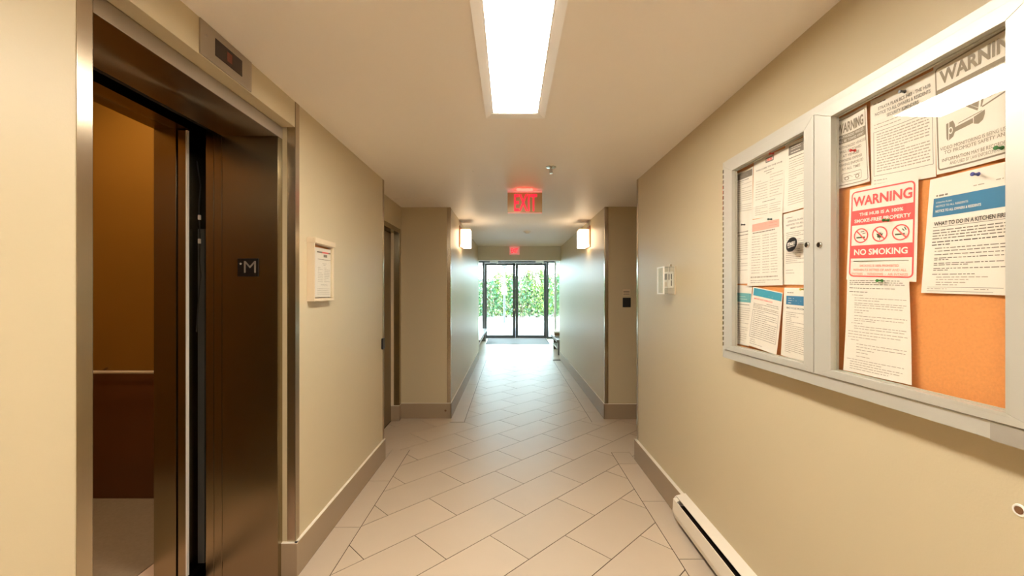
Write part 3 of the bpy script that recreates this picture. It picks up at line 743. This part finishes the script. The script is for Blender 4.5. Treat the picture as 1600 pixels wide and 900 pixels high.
q.rect(.48, .82, .68, .875, 'greyband'); q.words(.15, .77, .9, 'ink', .012); q.words(.42, .69, .66, 'ink_lt'); q.words(.48, .66, .6, 'ink_lt')
q.lines(.15, .45, .60, .32, 9); q.lines(.53, .85, .60, .32, 9); q.words(.33, .25, .75, 'ink'); q.lines(.12, .86, .17, .06, 4); q.done()

# ------------------------------------------------------------------ thermostat in its clear guard
tg = thing('thermostat_guard', (XR, 2.745, 1.385), 'clear plastic thermostat guard box on the right wall before the corner', 'thermostat guard')
y0, y1, z0, z1, xf = 2.690, 2.805, 1.386, 1.562, .985
box(xf, xf + .004, y0, y1, z0, z1, 'acryl').build('front_cover', tg, bevel=.001)
for a in ((xf, XR, y0, y0 + .003, z0, z1), (xf, XR, y1 - .003, y1, z0, z1), (xf, XR, y0, y1, z1 - .003, z1), (xf, XR, y0, y1, z0, z0 + .003)):
    box(*a, 'acryl').build('side_cover', tg)
mb = MB(); frame_x(mb, xf - .002, xf + .006, y0 - .001, y1 + .001, z0 - .001, z1 + .001, y0 + .006, y1 - .006, z0 + .006, z1 - .006, 'white'); mb.build('front_rim', tg)
box(XR - .006, XR, y0 - .004, y1 + .004, z0 - .004, z1 + .004, 'beige').build('back_plate', tg, bevel=.002)
MB().lathe([(0, .007), (.014, .007)], 'z', (1.035, y0 + .01, z1 + .001), 'chrome', 14).build('lock', tg, smooth=True)
MB().tube([(1.030, y0 + .012, z1 + .002), (1.030, y0 + .012, z1 - .035)], .0018, 'chrome', 6).build('lock_rod', tg)
th = thing('thermostat', (XR - .006, 2.745, 1.42), 'white thermostat with slotted side inside the clear guard', 'thermostat')
box(1.018, 1.056, 2.705, 2.785, 1.425, 1.530, 'white').build('case', th, bevel=.004)
for z in (1.438, 1.480):
    box(1.037, 1.044, 2.7035, 2.7055, z, z + .036, 'black').build('vent_slot', th)
box(1.0165, 1.0185, 2.72, 2.77, 1.478, 1.518, 'display').build('display_window', th, bevel=.001)
box(1.022, 1.029, 2.7035, 2.7055, 1.478, 1.515, 'frame').build('side_window', th)
box(1.0165, 1.0185, 2.72, 2.77, 1.435, 1.465, 'beige').build('button_pad', th, bevel=.001)

# ------------------------------------------------------------------ baseboard heater
ht = thing('baseboard_heater', (1.02, 1.92, 0), 'white electric baseboard heater along the foot of the right wall', 'heater')
ya, yb = 1.30, 2.54
mb = MB(); mb.prism([(XR, .03), (XR, .180), (1.0, .163), (.988, .145), (.983, .075), (.995, .035)], 'y', yb - .006, yb, 'heater'); mb.build('end_cap', ht, bevel=.001)
mb = MB(); mb.prism([(XR, .03), (XR, .180), (1.0, .163), (.988, .145), (.983, .075), (.995, .035)], 'y', ya, ya + .006, 'heater'); mb.build('end_cap', ht, bevel=.001)
mb = MB(); mb.prism([(XR, .1775), (XR, .1805), (1.006, .167), (1.006, .163)], 'y', ya, yb, 'heater'); mb.build('top_panel', ht)
mb = MB(); mb.prism([(.987, .150), (.991, .150), (.9885, .075), (.998, .04), (.994, .038), (.9845, .074)], 'y', ya, yb - .05, 'heater')
mb.prism([(.987, .150), (1.006, .160), (1.006, .150), (.991, .140)], 'y', yb - .05, yb - .004, 'heater'); mb.prism([(.987, .150), (.991, .150), (.9885, .075), (.998, .04), (.994, .038), (.9845, .074)], 'y', yb - .05, yb - .004, 'heater')
mb.build('front_panel', ht)
box(1.056, XR, ya, yb, .02, .178, 'fin').build('back_panel', ht)
mb = MB()
for i in range(150):
    y = ya + .02 + i * .0078
    mb.box(1.004, 1.05, y, y + .0012, .07, .13, 'fin')
mb.tube([(1.027, ya + .01, .1), (1.027, yb - .01, .1)], .008, 'fin', 8)
fn = mb.build('heating_fins', ht); fn['kind'] = 'stuff'

# wall plug hole near the lower right
c = Vector((XR, .873, .945))
mb = MB(); seg = 20
prof = [(0, .013), (-.003, .012), (-.003, .009), (.0, .007)]
mb.lathe(prof, 'x', c, 'white', seg); wp = tag(mb.build('wall_plug', smooth=True), 'small round white wall plug with open hole under the notice board', 'wall plug')
MB().lathe([(-.0032, .0078), (-.0012, .0076)], 'x', c, 'wood', 16).build('plug_hole', wp)

# reader and label in the right recess
yb = YBR
rd = thing('card_reader', (1.283, yb, 1.23), 'black rectangular card reader on the recess wall between the corner guards', 'card reader')
box(1.240, 1.326, yb - .018, yb, 1.232, 1.336, 'black').build('reader_case', rd, bevel=.003)
box(1.246, 1.320, yb - .0195, yb - .018, 1.24, 1.328, 'rubber').build('reader_face', rd, bevel=.001)
lb = thing('instruction_plate', (1.283, yb, 1.365), 'small pale instruction plate with dark lines above the card reader', 'plate')
box(1.240, 1.322, yb - .003, yb, 1.360, 1.428, 'beige').build('plate_face', lb, bevel=.001)
mb = MB()
for z in (1.367, 1.385, 1.400): mb.box(1.248, 1.315, yb - .0036, yb - .003, z, z + .005, 'ink_bk')
mb.build('printing', lb)
# door contact / small plug at the left recess baseboard
mb = MB(); mb.lathe([(0, .012), (-.004, .010)], 'y', (-.715, YB - .012, .085), 'wood', 12)
tag(mb.build('baseboard_button', smooth=True), 'small round brown button on the recess baseboard', 'button')

# ------------------------------------------------------------------ ceiling lights
def ceiling_light(yc, label):
    x0, x1, y0, y1 = -.128, .184, yc - .612, yc + .612
    t = thing('ceiling_light', ((x0 + x1) / 2, yc, ZC), label, 'ceiling light', 'long ceiling lights')
    mb = MB()
    O = [(x0, y0), (x1, y0), (x1, y1), (x0, y1)]; I = [(x0 + .034, y0 + .05), (x1 - .034, y0 + .05), (x1 - .034, y1 - .05), (x0 + .034, y1 - .05)]
    for i in range(4):        # the face slopes inwards towards the diffuser
        j = (i + 1) % 4
        o0, o1, i0, i1 = O[i], O[j], I[i], I[j]
        mb.face([(*o0, ZC - .0135), (*o1, ZC - .0135), (*i1, ZC - .009), (*i0, ZC - .009)], 'trimw')
        mb.face([(*o0, ZC), (*o1, ZC), (*o1, ZC - .0135), (*o0, ZC - .0135)], 'trimw')
        mb.face([(*i0, ZC - .009), (*i1, ZC - .009), (*i1, ZC), (*i0, ZC)], 'trimw')
    mb.build('trim_frame', t, fixn=False)
    mb = MB(); O2 = I; I2 = [(x0 + .042, y0 + .06), (x1 - .042, y0 + .06), (x1 - .042, y1 - .06), (x0 + .042, y1 - .06)]
    for i in range(4):
        j = (i + 1) % 4
        mb.prism([O2[i], O2[j], I2[j], I2[i]], 'z', ZC - .007, ZC - .001, 'trimw')
    mb.build('inner_rim', t)
    box(x0 + .04, x1 - .04, y0 + .058, y1 - .058, ZC - .005, ZC - .001, 'diffuser').build('diffuser', t)
ceiling_light(2.235 - .612, 'long white framed ceiling light glowing above the elevator')
ceiling_light(2.235 - .612 - 1.97, 'long white framed ceiling light behind the viewer')

# sprinkler
sp = thing('sprinkler_head', (.3075, 3.147, ZC), 'small steel ceiling sprinkler just before the hanging exit sign', 'sprinkler')
MB().lathe([(0, .040), (-.004, .038), (-.007, .020)], 'z', (.3075, 3.147, ZC), 'chrome', 24).build('escutcheon', sp, smooth=True)
mb = MB(); mb.lathe([(-.006, .010), (-.020, .009), (-.022, .005), (-.042, .004)], 'z', (.3075, 3.147, ZC), 'chrome', 12)
mb.tube([(.3075 - .009, 3.147, ZC - .02), (.3075 - .012, 3.147, ZC - .034), (.3075, 3.147, ZC - .046)], .002, 'chrome', 6)
mb.tube([(.3075 + .009, 3.147, ZC - .02), (.3075 + .012, 3.147, ZC - .034), (.3075, 3.147, ZC - .046)], .002, 'chrome', 6)
mb.build('nozzle', sp, smooth=True)
MB().lathe([(-.046, .014), (-.048, .014)], 'z', (.3075, 3.147, ZC), 'chrome', 16).build('deflector', sp)
# smoke detector further along and two small screw caps
sd = thing('smoke_detector', (.265, 6.5, ZC), 'small white smoke detector on the ceiling between the two sconces and the header', 'smoke detector')
MB().lathe([(0, .055), (-.012, .055), (-.016, .048)], 'z', (.265, 6.5, ZC), 'white', 28).build('base', sd, smooth=True)
MB().lathe([(-.016, .036), (-.030, .030), (-.034, .015)], 'z', (.265, 6.5, ZC), 'white', 24).build('sensor_cap', sd, smooth=True)
for (x, y, l) in ((-.288, 3.25, 'nearer tiny white screw cap on the ceiling left of the exit sign'), (-.277, 3.70, 'farther tiny white screw cap on the ceiling left of the exit sign')):
    tag(MB().lathe([(0, .007), (-.003, .005)], 'z', (x, y, ZC), 'white', 12).build('screw_cap', smooth=True), l, 'screw cap')

# ------------------------------------------------------------------ exit signs
def exit_sign(xc, yc, w_, h_, ztop, label, wall=False):
    t = thing('exit_sign', (xc, yc, ztop), label, 'exit sign')
    x0, x1, z1, z0 = xc - w_ / 2, xc + w_ / 2, ztop, ztop - h_
    if not wall:
        box(xc - w_ * .5, xc + w_ * .5, yc - .012, yc + .03, ztop + .001, ZC - .012, 'exitwhite').build('housing', t, bevel=.003)
        box(xc - w_ * .24, xc + w_ * .22, yc - .035, yc + .035, ZC - .014, ZC, 'exitglow').build('canopy', t, bevel=.003)
        box(x0, x1, yc - .004, yc + .004, z0 + .004, z1, 'exitpanel').build('panel', t, bevel=.001)
        box(x0, x1, yc - .006, yc + .006, z0, z0 + .006, 'exitwhite').build('lower_edge', t)
        mb = MB(); put_text(mb, 'EXIT', lambda a, b: (x0 + w_ * (.19 + .66 * a), yc - .0055, z0 + h_ * (.10 + .82 * b)), 'exitred', .015)
    else:
        box(x0, x1, yc - .03, yc, z0, z1, 'exitwhite').build('housing', t, bevel=.004)
        mb = MB(); put_text(mb, 'EXIT', lambda a, b: (x0 + w_ * (.16 + .68 * a), yc - .0315, z0 + h_ * (.22 + .56 * b)), 'exitred', .03)
    mb.build('letters', t, fixn=False)
exit_sign(.135, 3.836, .316, .190, 2.308, 'red lit exit sign hanging from the ceiling on a tan panel')
exit_sign(.091, YE, .205, .160, 2.327, 'small pink exit sign on the header wall above the glass doors', wall=True)

# ------------------------------------------------------------------ sconces
def sconce(xw, s, label):
    """xw = wall plane, s = +1 if the room is towards +x"""
    t = thing('wall_sconce', (xw, 5.56, 1.98), label, 'wall sconce', 'boxy wall sconces')
    def bx(a, b, y0, y1, z0, z1, k): return box(*sorted((xw + s * a, xw + s * b)), y0, y1, z0, z1, k)
    bx(0, .012, 5.44, 5.69, 1.985, 2.262, 'copper').build('back_plate', t, bevel=.002)
    bx(.012, .030, 5.47, 5.66, 2.02, 2.225, 'trimw').build('lamp_holder', t)
    bx(.030, .140, 5.455, 5.66, 1.985, 2.215, 'lampglass').build('glass_shade', t, bevel=.008)
    bx(.012, .142, 5.452, 5.663, 2.217, 2.226, 'copper').build('top_cap', t, bevel=.001)
sconce(XL2, 1, 'glowing frosted glass wall sconce on the left far wall')
sconce(XR2, -1, 'glowing frosted glass wall sconce on the right far wall above the card reader side')

# ------------------------------------------------------------------ entrance doors and vestibule
fr = thing('entrance_frame', (.16, YD, 0), 'dark grey aluminium frame around the double glass entrance doors', 'door frame'); fr['kind'] = 'structure'
JL0, JL1, JR0, JR1 = -.825, -.775, 1.095, 1.145
for a in ((JL0, JL1, YD - .05, YD + .05, 0, ZC), (JR0, JR1, YD - .05, YD + .05, 0, ZC)): box(*a, 'frame').build('jamb', fr, bevel=.002)
box(VL, VR, YD - .05, YD + .05, 2.27, ZC, 'frame').build('head_rail', fr, bevel=.002)
box(VL, JL0, YD - .05, YD + .05, 0, .06, 'frame').build('sill_rail', fr); box(JR1, VR, YD - .05, YD + .05, 0, .06, 'frame').build('sill_rail', fr)
box(VL, JL0, YD - .004, YD + .004, .06, 2.27, 'glass').build('side_pane', fr); box(JR1, VR, YD - .004, YD + .004, .06, 2.27, 'glass').build('side_pane', fr)
def leaf(n, x0, x1, hinge, label):
    d = thing('door_%d' % n, ((x0 + x1) / 2, YD, 0), label, 'glass door'); d['kind'] = 'structure'
    for a in ((x0, x0 + .078), (x1 - .078, x1)): box(*a, YD - .022, YD + .022, .012, 2.262, 'frame').build('stile', d, bevel=.002)
    box(x0 + .062, x1 - .062, YD - .022, YD + .022, 2.19, 2.262, 'frame').build('top_rail', d, bevel=.002)
    box(x0 + .062, x1 - .062, YD - .022, YD + .022, .012, .10, 'frame').build('bottom_rail', d, bevel=.002)
    MB().box(x0 + .055, x1 - .055, YD - .003, YD + .003, .095, 2.195, 'glass').build('glass_pane', d)
    cx_ = x0 + .17 if hinge < 0 else x1 - .33
    box(cx_, cx_ + .24, YD - .09, YD - .05, 2.275, 2.325, 'alu').build('door_closer', d, bevel=.004)
    MB().tube([(cx_ + .2, YD - .07, 2.275), (cx_ + .25, YD - .11, 2.255), (cx_ + .2, YD - .03, 2.235)], .009, 'alu', 6).build('closer_arm', d)
    hx = x1 - .032 if hinge < 0 else x0 + .032
    return d, hx
d1, hx = leaf(1, JL1 + .004, .158, -1, 'left glass entrance door leaf with bright lever handle')
mb = MB(); mb.lathe([(0, .03), (-.012, .03), (-.014, .012), (-.05, .012)], 'y', (hx, YD - .022, .86), 'chrome', 16); mb.tube([(hx, YD - .07, .86), (hx - .11, YD - .072, .86)], .012, 'chrome', 8)
mb.build('door_handle', d1, smooth=True)
d2, hx2 = leaf(2, .162, JR0 - .004, 1, 'right glass entrance door leaf with the house number on the glass')
mb = MB()
for i, (ch, dz) in enumerate((('8', .0), ('9', -.03), ('0', .02), ('9', .03))):
    X = .30 + i * .175
    put_text(mb, ch, lambda a, b: (X + .14 * (1 - a), YD + .0045, 1.79 + dz + .20 * b), 'ink_br', -.01)
mb.build('house_number', d2, fixn=False)
# flower like white decals on the left pane
mb = MB()
for (x, z) in ((-.66, 1.98), (-.55, 1.86), (-.62, 1.74), (-.45, 1.90), (-.66, 1.60)):
    seg = 14
    for i in range(seg):
        a, b = 2 * math.pi * i / seg, 2 * math.pi * (i + 1) / seg
        mb.face([(x + .045 * math.cos(a), YD + .0045, z + .045 * math.sin(a)), (x + .045 * math.cos(b), YD + .0045, z + .045 * math.sin(b)),
                 (x + .03 * math.cos(b), YD + .0045, z + .03 * math.sin(b)), (x + .03 * math.cos(a), YD + .0045, z + .03 * math.sin(a))], 'ink_lt')
mb.build('glass_decal', d1, fixn=False)

def sidewall(n, x, lab):
    wn = thing('window_%d' % n, (x, 10.8, 0), lab, 'window'); wn['kind'] = 'structure'
    ys = [YE + .4, 9.9, 11.2, YD - .05]
    for y in ys: box(x - .03, x + .03, y - .025, y + .025, 0, ZC, 'frame' if y == ys[0] else 'alu').build('window_frame', wn, bevel=.002)
    box(x - .03, x + .03, ys[0], ys[-1], 2.27, ZC, 'alu').build('top_rail', wn); box(x - .03, x + .03, ys[0], ys[-1], 0, .30, 'wall').build('sill_wall', wn)
    for a, b in zip(ys[:-1], ys[1:]): MB().box(x - .004, x + .004, a + .025, b - .025, .30, 2.27, 'glass').build('glass_pane', wn)
sidewall(1, VL - .03, 'glazed left side of the entrance vestibule')
sidewall(2, VR + .03, 'glazed right side of the entrance vestibule')
for (x0, x1, ya_, yb_, l) in ((VL, -.66, 9.15, 12.0, 'low dark stone ledge along the left side of the vestibule'), (1.02, VR, 9.15, 10.4, 'low dark stone ledge along the right side of the vestibule')):
    t = thing('vestibule_ledge', ((x0 + x1) / 2, (ya_ + yb_) / 2, 0), l, 'ledge')
    box(x0, x1, ya_, yb_, .30, .35, 'bench').build('ledge_top', t, bevel=.003)
    for y in (ya_ + .1, yb_ - .16): box(x0 + .04, x1 - .03, y, y + .06, 0, .30, 'bench').build('support', t, bevel=.002)
    box(x0 + .02, x1 - .08, ya_ + .16, yb_ - .16, .13, .16, 'alu').build('lower_shelf', t)
pb = thing('wooden_box', (1.17, 10.0, .35), 'small brown wooden box with white rim on the right vestibule ledge', 'box')
box(1.06, 1.27, 9.92, 10.12, .36, .43, 'wood').build('case', pb, bevel=.003)
box(1.045, 1.285, 9.905, 10.135, .43, .46, 'white').build('rim', pb, bevel=.002); box(1.045, 1.285, 9.905, 10.135, .35, .362, 'white').build('base', pb, bevel=.002)
dm = thing('door_mat', (.2, 11.8, 0), 'thin grey mat on the tiles before the glass doors', 'door mat')
box(-.62, 1.04, 11.27, 12.44, 0, .008, 'rub_mat').build('mat_pile', dm); mb = MB()
for a in ((-.65, 1.07, 11.24, 11.27), (-.65, 1.07, 12.44, 12.47), (-.65, -.62, 11.27, 12.44), (1.04, 1.07, 11.27, 12.44)): mb.box(*a, 0, .007, 'rubber')
mb.build('rubber_border', dm)

# ------------------------------------------------------------------ outside
struct(box(-14, 14, 12.6, 34, -.2, -.01, 'concrete').build('ground'), 'bright concrete forecourt outside the doors')
struct(box(-14, -2.0, 3.6, 12.6, -.2, -.01, 'concrete').build('ground_side')); struct(box(2.6, 14, 3.6, 12.6, -.2, -.01, 'concrete').build('ground_side'))
struct(box(-3.4, -3.2, 4.0, 15.5, -.01, 3.2, 'concrete').build('wall_light_block_left')); struct(box(3.4, 3.6, 4.0, 15.5, -.01, 3.2, 'concrete').build('wall_light_block_right'))  # side walls added to hold back daylight through the vestibule glazing
struct(box(-1.6, 2.2, 12.9, 16.4, -.01, -.004, 'paver').build('pavement'), 'grey square pavers just outside the glass doors')
cn = thing('entrance_canopy', (.2, 14.8, 2.4), 'pale flat canopy over the outside of the entrance', 'canopy')
box(-2.6, 3.0, 12.62, 16.6, 2.44, 2.66, 'white').build('slab', cn, bevel=.01)
for x in (-2.4, 2.8): MB().lathe([(-.01, .05), (2.44, .05)], 'z', (x, 16.3, 0), 'frame', 16).build('column', cn)
sg = thing('sign_post', (-.26, 19.0, 0), 'dark slim post with small white sign before the hedge', 'sign post')
MB().lathe([(-.01, .05), (2.52, .05)], 'z', (-.26, 19, 0), 'frame', 12).build('pole', sg)
box(-.37, -.15, 18.93, 18.95, 1.28, 1.68, 'white').build('sign_plate', sg, bevel=.002)
box(-.40, -.12, 18.85, 19.15, 2.50, 2.60, 'frame').build('lamp_head', sg, bevel=.01)
cbd = struct(box(-8, 9, 20.6, 20.8, -.01, .12, 'concrete').build('kerb'))

GREENS = {'leaf_a': (88, 122, 62), 'leaf_b': (120, 138, 58), 'leaf_c': (62, 104, 72), 'leaf_d': (138, 132, 104)}
for k_, c_ in GREENS.items():
    m_ = mat(k_, c_, .5, noise=.2, nscale=3); M[k_] = m_
M['bark'] = mat('bark', (110, 92, 74), .9)
hedge = thing('hedge', (.2, 22, 0), 'long mixed green hedge of narrow leaves across the forecourt behind the glass doors', 'hedge')
fol = MB()
def shrub(x, y, r, h, keys, n=2600):
    for i in range(5):
        a = random.uniform(0, 6.28); rr = random.uniform(.1, .5) * r
        MB().tube([(x + .05 * i, y, -.01), (x + rr * .4 * math.cos(a), y + rr * .4 * math.sin(a), h * .35), (x + rr * math.cos(a), y + rr * math.sin(a), h * .8)], .022, 'bark', 5).build('stem', hedge)
    for i in range(n):
        z = random.uniform(.05, 1) ** .85 * h; rad = r * (1 - .45 * (z / h) ** 2) * random.uniform(.35, 1.05); a = random.uniform(0, 6.28)
        cpt = Vector((x + rad * math.cos(a), y + rad * .8 * math.sin(a), z))
        d = Vector((math.cos(a) * random.uniform(.2, 1), math.sin(a) * random.uniform(.2, 1), random.uniform(-.7, .8))).normalized()
        s_ = d.cross(Vector((random.uniform(-1, 1), random.uniform(-1, 1), random.uniform(-1, 1)))).normalized()
        L_ = random.uniform(.12, .24); w2 = L_ * .19; up = d.cross(s_) * .02
        fol.face([cpt, cpt + d * L_ * .5 + s_ * w2 + up, cpt + d * L_, cpt + d * L_ * .5 - s_ * w2 + up], random.choice(keys))
sh = [(-5.4, 22.2, 1.0, 2.3, 'a'), (-3.9, 22.0, 1.0, 2.5, 'c'), (-2.5, 21.9, .95, 2.2, 'a'), (-1.2, 21.8, .9, 2.05, 'c'), (-.35, 22.1, .85, 2.4, 'b'), (.55, 21.8, .85, 2.1, 'c'),
      (1.35, 22.0, .85, 2.55, 'b'), (2.3, 21.9, .95, 2.3, 'a'), (3.7, 22.1, 1.0, 2.6, 'c'), (5.2, 22.0, 1.0, 2.4, 'a')]
kk = {'a': ['leaf_a', 'leaf_a', 'leaf_b', 'leaf_c'], 'b': ['leaf_b', 'leaf_b', 'leaf_a', 'leaf_d'], 'c': ['leaf_c', 'leaf_c', 'leaf_a', 'leaf_d']}
for (x, y, r_, h_, k_) in sh: shrub(x, y, r_, h_, kk[k_])
fo = fol.build('foliage', hedge, fixn=False); fo['kind'] = 'stuff'
struct(box(-9, 10, 24.2, 24.4, -.01, 1.5, 'concrete').build('wall_garden'), 'pale garden wall behind the hedge')
